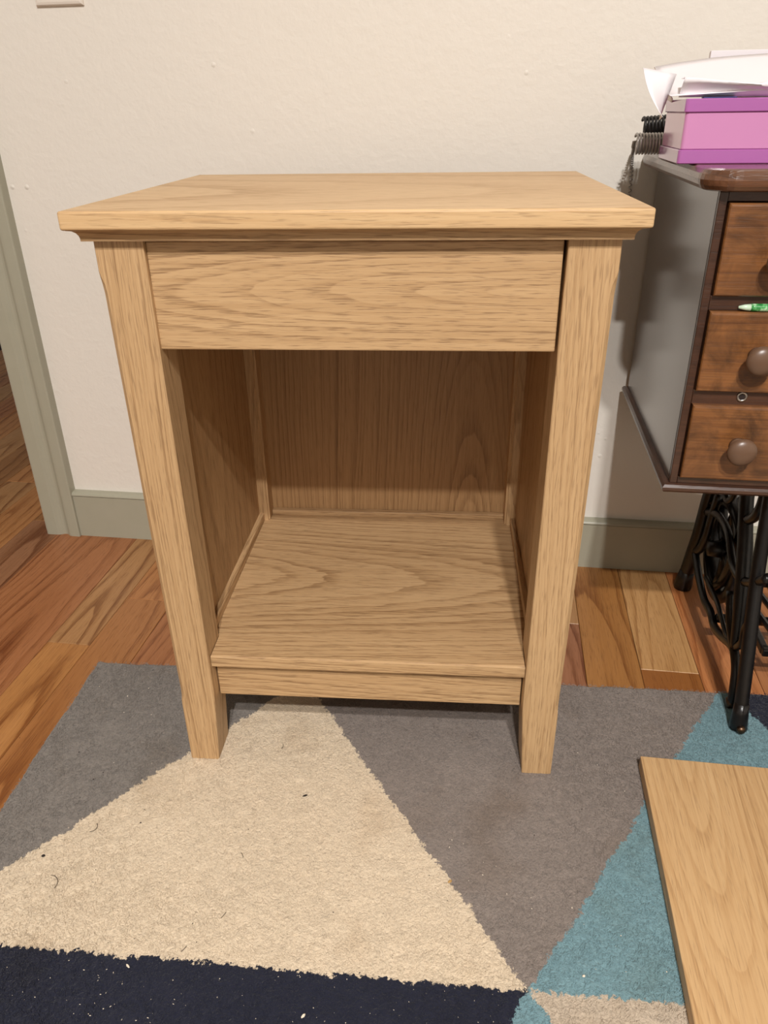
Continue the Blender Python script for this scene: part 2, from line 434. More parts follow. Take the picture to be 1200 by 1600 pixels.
# switch plate, only its lower edge is in view
plate = empty('wall_plate', (-0.5255, WALL_Y, 0.8875))
tag(plate, 'off-white electrical wall plate high on the plain wall', 'wall plate')
bm = bmesh.new()
hw = 0.0365
rings = []
for ins, y in ((0.0, 0.0), (0.0, -0.0032), (0.0016, -0.0056), (0.0045, -0.0064)):
    rings.append([(-hw+ins, y, ins), (hw-ins, y, ins), (hw-ins, y, 0.118-ins), (-hw+ins, y, 0.118-ins)])
loft(bm, rings); link('plate', bm, WHITE_P, plate)
for z in (0.028, 0.090):
    bm = bmesh.new(); add_lathe(bm, [(0.0165, 0), (0.0165, 0.0018), (0.0155, 0.0024), (0.0, 0.0024)], (0, -0.0064, z), seg=20); link('socket', bm, WHITE_P, plate)
bm = bmesh.new(); add_lathe(bm, [(0.0032, 0), (0.003, 0.0012), (0.0, 0.0014)], (0, -0.0064, 0.059), seg=12); link('screw', bm, STEEL, plate)

# ------------------------------------------------------------------ rug
RUG_Z = 0.012
def value_noise(X, Y, cell, seed):
    rng = np.random.RandomState(seed); G = rng.rand(256, 256)
    gx, gy = X/cell, Y/cell
    ix, iy = np.floor(gx).astype(int), np.floor(gy).astype(int)
    fx, fy = gx-ix, gy-iy
    fx = fx*fx*(3-2*fx); fy = fy*fy*(3-2*fy)
    g = lambda a, b: G[a % 256, b % 256]
    return (g(ix, iy)*(1-fx)+g(ix+1, iy)*fx)*(1-fy)+(g(ix, iy+1)*(1-fx)+g(ix+1, iy+1)*fx)*fy

def rug_mat():
    t = NT('patterned_rug_pile'); co, _ = t.coord()
    j1 = t.n('ShaderNodeTexNoise'); t.l(co, j1.inputs['Vector']); j1.inputs['Scale'].default_value = 210.0; j1.inputs['Detail'].default_value = 2.0
    dv = t.vmath('MULTIPLY', t.vmath('SUBTRACT', j1.outputs['Color'], (0.5, 0.5, 0.5)), (0.016, 0.016, 0.0))
    j2 = t.n('ShaderNodeTexNoise'); t.l(co, j2.inputs['Vector']); j2.inputs['Scale'].default_value = 35.0; j2.inputs['Detail'].default_value = 1.0
    dv2 = t.vmath('MULTIPLY', t.vmath('SUBTRACT', j2.outputs['Color'], (0.5, 0.5, 0.5)), (0.010, 0.010, 0.0))
    p = t.vmath('ADD', co, t.vmath('ADD', dv, dv2))
    def side(a, b):   # 1 on the right of a->b
        n = Vector((b[1]-a[1], -(b[0]-a[0]), 0)).normalized()
        d = t.vmath('DOT_PRODUCT', p, tuple(n))
        return t.mrange(d, n.dot(Vector((*a, 0)))-0.0006, n.dot(Vector((*a, 0)))+0.0006)
    N = (0.192, -0.236)
    r1 = side((-0.377, -0.184), (-0.233, 0.016))
    r2 = side(N, (-0.0914, 0.136))
    r3 = side((-0.329, -0.261), N)            # 1 below
    r4 = side(N, (0.4646, 0.2189))
    r5 = side((0.514, 0.1516), (0.4813, 0.217))
    gl, cr, ta, bl, na, be = rgb(128, 121, 114), rgb(214, 196, 170), rgb(135, 124, 116), rgb(117, 148, 155), rgb(34, 36, 50), rgb(190, 174, 154)
    up = t.mix(r1, gl, cr); up = t.mix(r2, up, ta); up = t.mix(r4, up, bl)
    up = t.mix(r5, up, na)
    lo = t.mix(r4, na, bl); lo = t.mix(r2, lo, be)
    col = t.mix(r3, up, lo)
    # tone of the pile: tufts leaning to and fro, soiling
    n1 = t.noise(co, 330.0, 2.0, 0.6, 0.5); n2 = t.noise(co, 60.0, 3.0, 0.55); n3 = t.noise(co, 9.0, 3.0, 0.55)
    k = t.math('ADD', t.math('MULTIPLY', t.math('SUBTRACT', n1, 0.5), 0.45), t.math('ADD', t.math('MULTIPLY', t.math('SUBTRACT', n2, 0.5), 0.22), 1.0))
    kk = t.n('ShaderNodeCombineXYZ')
    for i in range(3): t.put(kk.inputs[i], k)
    col = t.mix(1.0, col, kk.outputs[0], 'MULTIPLY')
    soil = t.mrange(n3, 0.56, 0.75, 0, 0.35)
    col = t.mix(soil, col, t.mix(1.0, col, rgb(196, 172, 140), 'MULTIPLY'))
    t.put(t.b.inputs['Base Color'], col); t.b.inputs['Roughness'].default_value = 0.95
    t.b.inputs['Specular IOR Level'].default_value = 0.15
    t.b.inputs['Sheen Weight'].default_value = 0.15; t.b.inputs['Sheen Roughness'].default_value = 0.5
    mp = t.n('ShaderNodeMapping'); t.l(co, mp.inputs[0])
    h = t.noise(mp.outputs[0], 420.0, 3.0, 0.6, 0.8)
    h2 = t.noise(co, 170.0, 2.0, 0.5, 1.2)
    t.bump(t.math('ADD', t.math('MULTIPLY', h, 0.6), h2), 0.8, 0.0022)
    return t.m
RUG = rug_mat()
def make_rug():
    ra = 0.054
    ux = np.array([math.cos(ra), math.sin(ra)]); uy = np.array([-math.sin(ra), math.cos(ra)])
    corner = np.array([-0.4447, 0.1745])
    W, D = 1.55, 1.05
    du = np.concatenate([np.arange(0, 1.15, 0.0026), np.arange(1.15, W+1e-6, 0.02)])
    dv = np.concatenate([np.arange(0, 0.58, 0.0026), np.arange(0.58, D+1e-6, 0.02)])
    U, V = np.meshgrid(du, dv)
    edge = np.minimum(np.minimum(U, W-U), np.minimum(V, D-V))
    wob = lambda s: (value_noise(U*0+U, V, 0.02, s)-0.5)*0.004*(edge < 0.004)
    X = corner[0]+U*ux[0]-V*uy[0]+wob(3); Y = corner[1]+U*ux[1]-V*uy[1]+wob(4)
    h = (value_noise(X+9, Y+9, 0.0055, 1)-0.5)*0.0012+(value_noise(X+9, Y+9, 0.014, 2)-0.5)*0.0007+(value_noise(X+9, Y+9, 0.08, 5)-0.5)*0.0012
    fall = np.clip(edge/0.006, 0, 1); fall = np.sqrt(1-(1-fall)**2)
    Z = (RUG_Z-0.0010+h)*np.maximum(fall, 0.0)+0.0008
    # the pile is pressed flat under the feet that stand on it
    for fx, fy in ((-0.21, 0.02), (0.20, 0.055), (0.475, 0.15), (0.185, 0.40), (-0.235, 0.37)):
        m = np.exp(-(((X-fx)**2+(Y-fy)**2)/0.03**2)); Z = Z*(1-m)+np.minimum(Z, RUG_Z-0.0005)*m
    Z = np.minimum(Z, 0.0135)
    nu, nv = len(du), len(dv)
    co = np.stack([X, Y, Z], -1).reshape(-1, 3)
    idx = np.arange(nu*nv).reshape(nv, nu)
    q = np.stack([idx[:-1, :-1], idx[1:, :-1], idx[1:, 1:], idx[:-1, 1:]], -1).reshape(-1, 4)
    me = bpy.data.meshes.new('rug')
    me.vertices.add(len(co)); me.vertices.foreach_set('co', co.ravel().astype('f'))
    me.loops.add(q.size); me.loops.foreach_set('vertex_index', q.ravel().astype('i'))
    me.polygons.add(len(q)); me.polygons.foreach_set('loop_start', np.arange(0, q.size, 4).astype('i'))
    me.polygons.foreach_set('use_smooth', np.ones(len(q), dtype=bool))
    me.update(calc_edges=True); me.validate()
    me.materials.append(RUG)
    o = bpy.data.objects.new('rug', me); C.objects.link(o)
    tag(o, 'short-pile rug with cream, grey, blue and navy triangles', 'rug')
    return o
rug = make_rug()
def make_pile(n=150000):
    rng = np.random.RandomState(7)
    ra = 0.054
    u = rng.rand(n)*1.14+0.003; v = rng.rand(n)*0.56+0.003
    y = 0.1745+u*math.sin(ra)-v*math.cos(ra)
    x = -0.4447+u*math.cos(ra)+v*math.sin(ra)
    a = rng.rand(n)*2*PI; L = 0.0022+0.0030*rng.rand(n); bend = (rng.rand(n)-0.5)*1.8; wd = 0.00022+0.00020*rng.rand(n)
    z0 = RUG_Z-0.0009+0.0008*rng.rand(n)
    P = []
    px, py = x, y
    for k in range(4):
        t = k/3.0; ang = a+bend*t
        if k: px, py = px+np.cos(ang)*L/3, py+np.sin(ang)*L/3
        wk = wd*(1-0.6*t); nx, ny = -np.sin(ang)*wk, np.cos(ang)*wk
        z = z0+0.0016*math.sin(PI*(0.15+0.75*t))
        P.append(np.stack([px+nx, py+ny, z], -1)); P.append(np.stack([px-nx, py-ny, z-0.0001], -1))
    co = np.stack(P, 1).reshape(-1, 3)
    base = (np.arange(n)*8)[:, None]
    q = np.concatenate([base+np.array([2*k+1, 2*k+3, 2*k+2, 2*k])[None] for k in range(3)], 1).reshape(-1, 4)
    me = bpy.data.meshes.new('pile')
    me.vertices.add(len(co)); me.vertices.foreach_set('co', co.ravel().astype('f'))
    me.loops.add(q.size); me.loops.foreach_set('vertex_index', q.ravel().astype('i'))
    me.polygons.add(len(q)); me.polygons.foreach_set('loop_start', np.arange(0, q.size, 4).astype('i'))
    me.update(calc_edges=True)
    me.materials.append(RUG)
    o = bpy.data.objects.new('pile', me); C.objects.link(o); o.parent = rug; o['kind'] = 'stuff'
    return o
make_pile()

# ------------------------------------------------------------------ oak nightstand
TH = 0.07244
ns = empty('nightstand', (0, 0, RUG_Z), TH)
tag(ns, 'light oak nightstand with one drawer over an open shelf', 'nightstand')
H = 0.66
# top: slab + cove moulding
box('tabletop', -0.2543, 0.2543, 0.0, 0.4311, 0.644, H, OAK_TOP, ns, bev=0.0022, seg=3)
def cove():
    bm = bmesh.new(); rings = []
    prof = [(0.0045, 0.6445), (0.0045, 0.6435), (0.0060, 0.6415), (0.0068, 0.6390), (0.0090, 0.6370), (0.0102, 0.6356), (0.0102, 0.6335), (0.03, 0.6330)]
    prof = [(0.0035, 0.6445), (0.0035, 0.6436), (0.0072, 0.6428), (0.0098, 0.6408), (0.0112, 0.6384), (0.0118, 0.6360), (0.0118, 0.6336), (0.03, 0.6330)]
    for ins, z in prof:
        rings.append([(-0.2543+ins, ins, z), (0.2543-ins, ins, z), (0.2543-ins, 0.4311-ins, z), (-0.2543+ins, 0.4311-ins, z)])
    loft(bm, rings)
    return bm
link('cove_moulding', cove(), OAK_X, ns)

def leg_bm(sgn, front=True):
    """square post, slightly drawn in, with stopped chamfers and a foot"""
    y0 = 0.0197 if front else 0.368
    d = 0.0475 if front else 0.042
    bm = bmesh.new(); rings = []
    #    z, outer x, inner x, chamfer
    st = [(0.0, 0.2278, 0.1920, 0.0008), (0.090, 0.2280, 0.1868, 0.0008), (0.0955, 0.2280, 0.1864, 0.0012), (0.1010, 0.2279, 0.1861, 0.0034), (0.108, 0.2280, 0.1860, 0.0045),
          (0.30, 0.2310, 0.1872, 0.0045), (0.585, 0.2340, 0.1886, 0.0045), (0.594, 0.2345, 0.1888, 0.0040), (0.601, 0.2345, 0.1889, 0.0018), (0.606, 0.2346, 0.1889, 0.0008), (0.6345, 0.2346, 0.1892, 0.0008)]
    for z, xo, xi, c in st:
        e = 0.0010
        if front:
            oc = c; ya, yb = y0, y0+d
            r = [(xi, ya+e), (xi+e, ya), (xo-oc, ya), (xo, ya+oc), (xo, yb-e), (xo-e, yb), (xi+e, yb), (xi, yb-e)]
        else:
            ya, yb = y0, y0+d
            r = [(xi, ya+e), (xi+e, ya), (xo-e, ya), (xo, ya+e), (xo, yb-c), (xo-c, yb), (xi+e, yb), (xi, yb-e)]
        rings.append([(sgn*x, y, z) for x, y in r])
    loft(bm, rings)
    return bm
for s in (-1, 1):
    link('leg', leg_bm(s, True), OAK_Z, ns)
    link('leg', leg_bm(s, False), OAK_Z, ns)
    a, b = sorted((s*0.200, s*0.212))
    box('side_panel', a, b, 0.064, 0.372, 0.098, 0.634, OAK_SIDE, ns, bev=0.0006)
    a, b = sorted((s*0.184, s*0.1995))
    box('corner_strip', a, b, 0.3705, 0.398, 0.1612, 0.60, OAK_Z, ns, bev=0.001)
    # little cleat along the shelf
    a, b = sorted((s*0.1925, s*0.2003))
    box('shelf_cleat', a, b, 0.069, 0.371, 0.1608, 0.1735, OAK_Y, ns, bev=0.0012)
    a, b = sorted((s*0.1925, s*0.2003))
    box('drawer_rail', a, b, 0.069, 0.371, 0.560, 0.578, OAK_Y, ns, bev=0.001)
box('back_panel', -0.2, 0.2, 0.397, 0.404, 0.098, 0.634, OAK_PANEL, ns, bev=0.0004)
box('back_cleat', -0.184, 0.184, 0.387, 0.3968, 0.1608, 0.1695, OAK_X, ns, bev=0.001)
# shelf, notched round the front legs
def shelf_bm():
    bm = bmesh.new()
    o = [(-0.1858, 0.0262), (0.1858, 0.0262), (0.1858, 0.0675), (0.1995, 0.0675), (0.1995, 0.397), (-0.1995, 0.397), (-0.1995, 0.0675), (-0.1858, 0.0675)]
    rings = []
    for ins, z in ((0.0012, 0.1443), (0.0, 0.1455), (0.0, 0.1590), (0.0006, 0.1604), (0.002, 0.1610)):
        r = []
        for i, (x, y) in enumerate(o):
            yy = y+ins if i < 2 else y
            xx = x-ins*0.3*(1 if x > 0 else -1) if i in (0, 1) else x
            r.append((xx, yy, z))
        rings.append(r)
    loft(bm, rings)
    return bm
link('shelf', shelf_bm(), OAK_X, ns)
box('apron', -0.1848, 0.1848, 0.0393, 0.0573, 0.0916, 0.1446, OAK_X, ns, bev=0.0010)
box('back_rail', -0.186, 0.186, 0.380, 0.396, 0.0916, 0.1446, OAK_X, ns, bev=0.001)
# drawer: front board, box behind it, runners
dr = box('drawer_front', -0.1897+0.0008, 0.1862, 0.0255, 0.0436, 0.5322, 0.6315, OAK_DRAWER, ns, bev=0.0012, seg=2)
box('drawer_side', -0.174, -0.162, 0.0438, 0.355, 0.545, 0.620, OAK_Y, dr, bev=0.0006)
box('drawer_side', 0.162, 0.174, 0.0438, 0.355, 0.545, 0.620, OAK_Y, dr, bev=0.0006)
box('drawer_back', -0.1615, 0.1615, 0.343, 0.3548, 0.545, 0.620, OAK_X, dr, bev=0.0006)
box('drawer_bottom', -0.1618, 0.1618, 0.0438, 0.3428, 0.550, 0.556, OAK_Y, dr, bev=0.0004)
for s in (-1, 1):
    a, b = sorted((s*0.1742, s*0.1915))
    bm = bmesh.new()
    add_box(bm, *sorted((s*0.1745, s*0.1765)), 0.037, 0.35, 0.560, 0.596, 0.0005)
    add_box(bm, *sorted((s*0.1770, s*0.1835)), 0.040, 0.35, 0.566, 0.571, 0.0005)
    add_box(bm, *sorted((s*0.1770, s*0.1835)), 0.040, 0.35, 0.586, 0.591, 0.0005)
    r = link('drawer_runner', bm, STEEL, dr); r['label'] = 'steel drawer runner'

# ------------------------------------------------------------------ treadle sewing table
sw = empty('sewing_table', (0.70, 0.34, 0.0))
tag(sw, 'antique dark wood sewing table on black iron treadle legs', 'sewing table')
SO = Vector((-0.70, -0.34, 0.0))
class Off:   # world coordinates -> local of the root
    pass
def sbox(name, x0, x1, y0, y1, z0, z1, mat, bev=0.001, parent=None, seg=2):
    return box(name, x0+SO.x, x1+SO.x, y0+SO.y, y1+SO.y, z0, z1, mat, parent or sw, bev, seg)
def S(p): return Vector(p)+SO
# top with rounded front corners and rounded edge
def top_bm():
    bm = bmesh.new(); x0, x1, y0, y1 = 0.3215, 1.07, 0.165, 0.566; R = 0.035
    def outline(ins, z):
        pts = []
        r = R-ins
        for cx, cy, a0 in ((x0+R, y0+R, PI), (x1-R, y0+R, 1.5*PI)):
            for k in range(9):
                a = a0+PI/2*k/8; pts.append((cx+r*math.cos(a), cy+r*math.sin(a), z))
        pts += [(x1-ins, y1-ins, z), (x0+ins, y1-ins, z)]
        return [S(q) for q in pts]
    rings = []
    zt, zb = 0.6910, 0.6703
    for k in range(7):
        a = -PI/2+PI*k/6
        rings.append(outline(0.007*(1-math.cos(a))+0.0005, (zt+zb)/2+(zt-zb)/2*math.sin(a)))
    loft(bm, rings)
    return bm
link('tabletop', top_bm(), TOP_W, sw)
CX0, CX1, CYF, CYB, CZ0, CZ1 = 0.3422, 0.4665, 0.1920, 0.546, 0.3490, 0.6703
p = sbox('side_panel', CX0, CX0+0.009, CYF, CYB, CZ0, CZ1, GREY_SHEEN, 0.0008); p['label'] = 'scuffed dark side panel with grey wall sheen in its colour'
sbox('side_panel', CX1-0.009, CX1, CYF, CYB, CZ0, CZ1, DARK_W, 0.0008)
sbox('back_panel', CX0+0.0092, CX1-0.0092, CYB-0.009, CYB, CZ0, CZ1, DARK_W, 0.0008)
sbox('stile', CX0+0.0002, CX0+0.0085, CYF-0.0065, CYF-0.0002, CZ0, CZ1-0.0006, DARK_W, 0.0008)
sbox('stile', CX1-0.0085, CX1-0.0002, CYF-0.0065, CYF-0.0002, CZ0, CZ1-0.0006, DARK_W, 0.0008)
for z0, z1 in ((0.6605, 0.6697), (0.5528, 0.5680), (0.4480, 0.4645), (0.3492, 0.3575)):
    sbox('rail', CX0+0.0088, CX1-0.0088, CYF-0.0060, CYF+0.020, z0, z1, DARK_W, 0.0006)
sbox('gap_shade', CX0+0.0095, CX1-0.0095, CYF+0.020, CYF+0.024, CZ0+0.002, CZ1-0.002, GAP_SHADE, 0)  # dark sheet standing in for the shade behind the drawer fronts
# base moulding, wider than the case
def base_bm():
    bm = bmesh.new(); rings = []
    zt, zb = 0.3490, 0.3375
    for k in range(6):
        a = -PI/2+PI*k/5; e = 0.0062*math.cos(a)
        z = (zt+zb)/2+(zt-zb)/2*math.sin(a)
        rings.append([S(q) for q in ((CX0-0.002-e, CYF-0.0065-e, z), (CX1+0.002+e, CYF-0.0065-e, z), (CX1+0.002+e, CYB+0.002+e, z), (CX0-0.002-e, CYB+0.002+e, z))])
    loft(bm, rings); return bm
link('base_moulding', base_bm(), DARK_W, sw)
for (z0, z1, kz) in ((0.5687, 0.6595, 0.6070), (0.4650, 0.5525, 0.5065), (0.3588, 0.4485, 0.4025)):
    d = bmesh.new()
    x0, x1 = CX0+0.0098, CX1-0.0080
    rings = []
    for ins, y in ((0.0, CYF+0.018), (0.0, 0.1800), (0.0012, 0.1786), (0.003, 0.1782)):
        rings.append([S((x0+ins, y, z0+ins)), S((x1-ins, y, z0+ins)), S((x1-ins, y, z1-ins)), S((x0+ins, y, z1-ins))])
    loft(d, rings)
    fr = link('drawer', d, RED_W, sw)
    kb = bmesh.new()
    pr = [(0.0095, 0.0), (0.0090, 0.003), (0.0070, 0.006), (0.0072, 0.010), (0.0105, 0.0118)]
    pr += [(0.0160*math.sin(a), 0.0205-0.0078*math.cos(a)) for a in [0.9+(PI-0.9)*i/14 for i in range(15)]]
    add_lathe(kb, pr, S(((x0+x1)/2+0.002, 0.1783, kz)), seg=32)
    link('knob', kb, KNOB, fr, smooth=True)
kh = bmesh.new(); add_lathe(kh, [(0.0058, 0), (0.0058, 0.0010), (0.0046, 0.0016), (0.0034, 0.0010), (0.0034, 0.0)], S((0.4035, CYF-0.0061, 0.4580)), seg=20)
k = link('keyhole', kh, STEEL, sw, smooth=True)
kh = bmesh.new(); add_lathe(kh, [(0.0040, 0.0), (0.0040, 0.0009), (0.0, 0.0010)], S((0.4035, CYF-0.0061, 0.4586)), seg=16)
link('hole_shade', kh, GAP_SHADE, k)  # dark disc painted as shade, there is no opening

# cast iron stand
XF = 0.475
def side_frame(x, name='iron_leg_frame'):
    bm = bmesh.new(); fl = (Vector((1, 0, 0)), 0.85)
    def bar(pts, rad, seg=8, n=6): add_tube(bm, smooth_path([S((x, y, z)) for y, z in pts], n), rad, seg, fl)
    # front and back legs lean in towards the top
    bar([(0.305, 0.668), (0.285, 0.56), (0.255, 0.42), (0.228, 0.31), (0.212, 0.23), (0.193, 0.165), (0.177, 0.115), (0.165, 0.075), (0.155, 0.040), (0.151, 0.018)], [0.0085, 0.0090, 0.0105, 0.0110, 0.0110, 0.0105])
    bar([(0.375, 0.668), (0.395, 0.54), (0.425, 0.38), (0.448, 0.27), (0.467, 0.195), (0.476, 0.130), (0.490, 0.080), (0.505, 0.030), (0.508, 0.012)], [0.0095, 0.0100, 0.0125, 0.0140, 0.0140])
    # inner branch beside the front leg
    bar([(0.285, 0.140), (0.258, 0.105), (0.226, 0.087), (0.203, 0.070), (0.192, 0.042), (0.188, 0.018)], 0.0075)
    # upright strut in the middle
    bar([(0.330, 0.40), (0.310, 0.29), (0.275, 0.225), (0.253, 0.180), (0.235, 0.135), (0.222, 0.090)], [0.0105, 0.0120, 0.0115, 0.0085])
    # lower bowed brace from back leg to front leg
    bar([(0.482, 0.092), (0.434, 0.070), (0.385, 0.058), (0.345, 0.062), (0.318, 0.056), (0.280, 0.066), (0.240, 0.082), (0.222, 0.084)], 0.0070)
    bar([(0.40, 0.090), (0.33, 0.092), (0.29, 0.085), (0.262, 0.080), (0.240, 0.086)], 0.0042)
    # scrolls
    bar([(0.420, 0.225), (0.433, 0.175), (0.440, 0.140), (0.458, 0.108), (0.480, 0.094)], 0.0075)
    bar([(0.248, 0.320), (0.252, 0.288), (0.268, 0.266), (0.295, 0.252), (0.322, 0.268)], 0.0075)
    bar([(0.188, 0.160), (0.204, 0.135), (0.203, 0.112), (0.222, 0.090)], 0.0060)
    bar([(0.176, 0.231), (0.215, 0.200), (0.255, 0.178), (0.30, 0.175), (0.345, 0.20), (0.40, 0.20), (0.46, 0.175)], 0.0065)
    bar([(0.440, 0.28), (0.40, 0.33), (0.36, 0.30), (0.355, 0.26), (0.38, 0.235), (0.40, 0.25)], 0.0050)
    o = link(name, bm, IRON, sw, smooth=True)
    # feet: a flared boot with a roller
    bm = bmesh.new()
    add_tube(bm, [S((x, 0.156, 0.050)), S((x, 0.153, 0.036)), S((x, 0.1505, 0.022)), S((x, 0.149, 0.0135))], [0.0092, 0.0100, 0.0112, 0.0118], 12)
    link('foot', bm, IRON, o, smooth=True)
    bm = bmesh.new(); add_lathe(bm, [(0.0, 0.0), (0.006, 0.0005), (0.0085, 0.004), (0.0085, 0.010), (0.006, 0.0135), (0.0, 0.014)], S((x-0.007, 0.190, 0.0205)), Vector((1, 0, 0)), 16); link('roller', bm, BRASS, o, smooth=True)
    bm = bmesh.new(); add_lathe(bm, [(0.0, 0.0), (0.004, 0.0005), (0.006, 0.003), (0.0045, 0.007), (0.0, 0.008)], S((x, 0.1415, 0.0195)), Vector((0, -1, 0.1)), 14); link('foot_bolt', bm, BRASS, o, smooth=True)
    bm = bmesh.new()
    add_tube(bm, [S((x, 0.500, 0.042)), S((x, 0.506, 0.022)), S((x, 0.510, 0.008)), S((x, 0.511, 0.0005))], [0.0120, 0.0140, 0.0155, 0.0150], 12)
    link('foot', bm, IRON, o, smooth=True)
    return o
side_frame(XF)
side_frame(0.94)
# flywheel: rim, hub, spokes
bm = bmesh.new()
wc = Vector((0.503, 0.4198, 0.1317))
rp = [(0.0115, 0.0690), (0.0125, 0.0740), (0.0125, 0.0830), (0.0100, 0.0860), (0.0030, 0.0835), (-0.0030, 0.0835), (-0.0100, 0.0860), (-0.0125, 0.0830), (-0.0125, 0.0740), (-0.0115, 0.0690)]
rings = [[S(wc+Vector((x, math.cos(a)*r, math.sin(a)*r))) for x, r in rp] for a in [2*PI*k/48 for k in range(48)]]
loft(bm, rings+[rings[0]], cap=False); bmesh.ops.remove_doubles(bm, verts=bm.verts, dist=1e-7)
fw = link('flywheel', bm, IRON, sw, smooth=True)
bm = bmesh.new(); add_lathe(bm, [(0.0, -0.030), (0.012, -0.028), (0.014, -0.01), (0.014, 0.012), (0.010, 0.02), (0.0, 0.022)], S(wc), Vector((1, 0, 0)), 16); link('hub', bm, IRON, fw, smooth=True)
for k in range(6):
    a = 2*PI*k/6+0.3
    bm = bmesh.new(); pa = [S(wc+Vector((0, math.cos(a+t*0.35)*r, math.sin(a+t*0.35)*r))) for t, r in ((0, 0.012), (0.5, 0.045), (1, 0.075))]
    add_tube(bm, smooth_path(pa, 4), 0.0085, 8); link('spoke', bm, IRON, fw, smooth=True)
# belt guard behind the wheel
bm = bmesh.new(); add_tube(bm, smooth_path([S((0.49, 0.372, 0.35)), S((0.489, 0.34, 0.27)), S((0.489, 0.335, 0.19)), S((0.489, 0.36, 0.115)), S((0.489, 0.40, 0.070))], 6), [0.006, 0.0085, 0.0085, 0.006], 8)
link('belt_guard', bm, IRON, sw, smooth=True)
# treadle plate with slanting slats, on a cross bar
bm = bmesh.new()
for y in (0.235, 0.415): add_box(bm, 0.515+SO.x, 0.90+SO.x, y-0.006+SO.y, y+0.006+SO.y, 0.072, 0.084, 0.002)
for x in (0.519, 0.896): add_box(bm, x-0.005+SO.x, x+0.005+SO.x, 0.235+SO.y, 0.415+SO.y, 0.072, 0.084, 0.002)
td = link('treadle_plate', bm, IRON, sw)
for k in range(15):
    x = 0.535+k*0.0245
    bm = bmesh.new(); add_tube(bm, [S((x-0.01, 0.408, 0.078)), S((x+0.012, 0.243, 0.078))], 0.0045, 6); link('treadle_slat', bm, IRON, td)
bm = bmesh.new(); add_tube(bm, [S((0.478, 0.325, 0.066)), S((0.938, 0.325, 0.066))], 0.007, 8); link('treadle_axle', bm, IRON, sw, smooth=True)
bm = bmesh.new()
add_tube(bm, smooth_path([S((0.476, 0.46, 0.19)), S((0.60, 0.47, 0.30)), S((0.71, 0.475, 0.345)), S((0.82, 0.47, 0.30)), S((0.939, 0.46, 0.19))], 8), 0.007, 8)
link('back_brace', bm, IRON, sw, smooth=True)

# ------------------------------------------------------------------ things on and around the sewing table
ZT = 0.6913
# pink storage box: two lids and a body
bx = empty('storage_box', (0.425, 0.305, ZT)); tag(bx, 'pink plastic box with purple lid and base on the sewing table', 'box')
def rbox(name, x0, x1, y0, y1, z0, z1, r, mat, parent, flare=0.0):
    bm = bmesh.new(); rings = []
    def out(ins, z):
        pts = []; rr = max(r-ins, 0.0005)
        for cx, cy, a0 in ((x0+r, y0+r, PI), (x1-r, y0+r, 1.5*PI), (x1-r, y1-r, 0), (x0+r, y1-r, PI/2)):
            for k in range(6):
                a = a0+PI/2*k/5; pts.append((cx+rr*math.cos(a), cy+rr*math.sin(a), z))
        return pts
    e = 0.0008
    for ins, z in ((e, z0), (0, z0+e), (flare, z1-e), (flare+e, z1)): rings.append(out(ins, z))
    loft(bm, rings); return link(name, bm, mat, parent)
rbox('base', -0.1168, 0.125, -0.0588, 0.0595, 0.0, 0.0135, 0.004, PINKD, bx)
rbox('body', -0.1148, 0.1233, -0.0570, 0.0577, 0.0136, 0.0482, 0.004, PINKL, bx)
rbox('lid', -0.1165, 0.125, -0.0588, 0.0595, 0.0483, 0.0609, 0.004, PINKD, bx)
ZL = ZT+0.0610
def sheet(name, fn, nu, nv, thick, mat):
    bm = bmesh.new(); g = [[bm.verts.new(fn(i/nu, j/nv)) for i in range(nu+1)] for j in range(nv+1)]
    for j in range(nv):
        for i in range(nu): bm.faces.new((g[j][i], g[j][i+1], g[j+1][i+1], g[j+1][i]))
    bm.normal_update()
    r = bmesh.ops.solidify(bm, geom=bm.faces[:], thickness=thick)
    return link(name, bm, mat, smooth=True)
def lerp(a, b, t): return a+(b-a)*t
# a white envelope whose open left end lifts off the lid
def poly(pts, t):
    t = max(0.0, min(0.9999, t))*(len(pts)-1); i = int(t); return Vector(pts[i]).lerp(Vector(pts[i+1]), t-i)
TOP_L = [(0.2942, 0.2542, ZL+0.0028), (0.2942, 0.2787, 0.7575), (0.2945, 0.3122, 0.7654), (0.2946, 0.3400, 0.7724), (0.2925, 0.3702, 0.7861)]
TOP_B = [(0.2925, 0.3702, 0.7861), (0.3185, 0.3768, 0.7903), (0.3546, 0.3846, 0.7938), (0.4193, 0.3958, 0.7980), (0.5649, 0.4014, 0.8008)]
def top_ply(u, v):
    l = poly(TOP_L, v); bk = poly(TOP_B, u)
    fr = Vector((lerp(0.2942, 0.56, u), 0.2542, ZL+0.0028+0.004*min(1, u*3)))
    q = fr.lerp(bk, v)+(l-poly([TOP_L[0], TOP_L[-1]], v))*(1-u)**3
    q.z += math.sin(u*9+v*3)*0.0008*u*v
    return tuple(q)
FLAP_L = [(0.2917, 0.3746, 0.7859), (0.2959, 0.3752, 0.7728), (0.3017, 0.3757, 0.7577), (0.3073, 0.3757, 0.7445), (0.3120, 0.3746, 0.7305)]
def low_ply(u, v):
    q = poly(FLAP_L, v)
    return (q.x+0.0055*u*min(1, v*4+0.1), q.y+0.001*u, q.z)
def side_ply(u, v):
    a = poly(FLAP_L, 0.72*v)+Vector((0.0055*min(1, v*3+0.1), 0.001, 0)); b = poly(TOP_L, 1-v)
    q = a.lerp(b, u); q.x += 0.004*math.sin(PI*u)*v
    return tuple(q)
env = empty('envelope', (0.43, 0.31, ZL)); tag(env, 'white paper envelope with an open lifted end draped over the purple lid', 'envelope')
def rel(o, root): o.parent = root; o.matrix_parent_inverse = Matrix.Translation(root.location).inverted(); return o
rel(sheet('top_sheet', top_ply, 16, 10, 0.0005, PAPER), env)
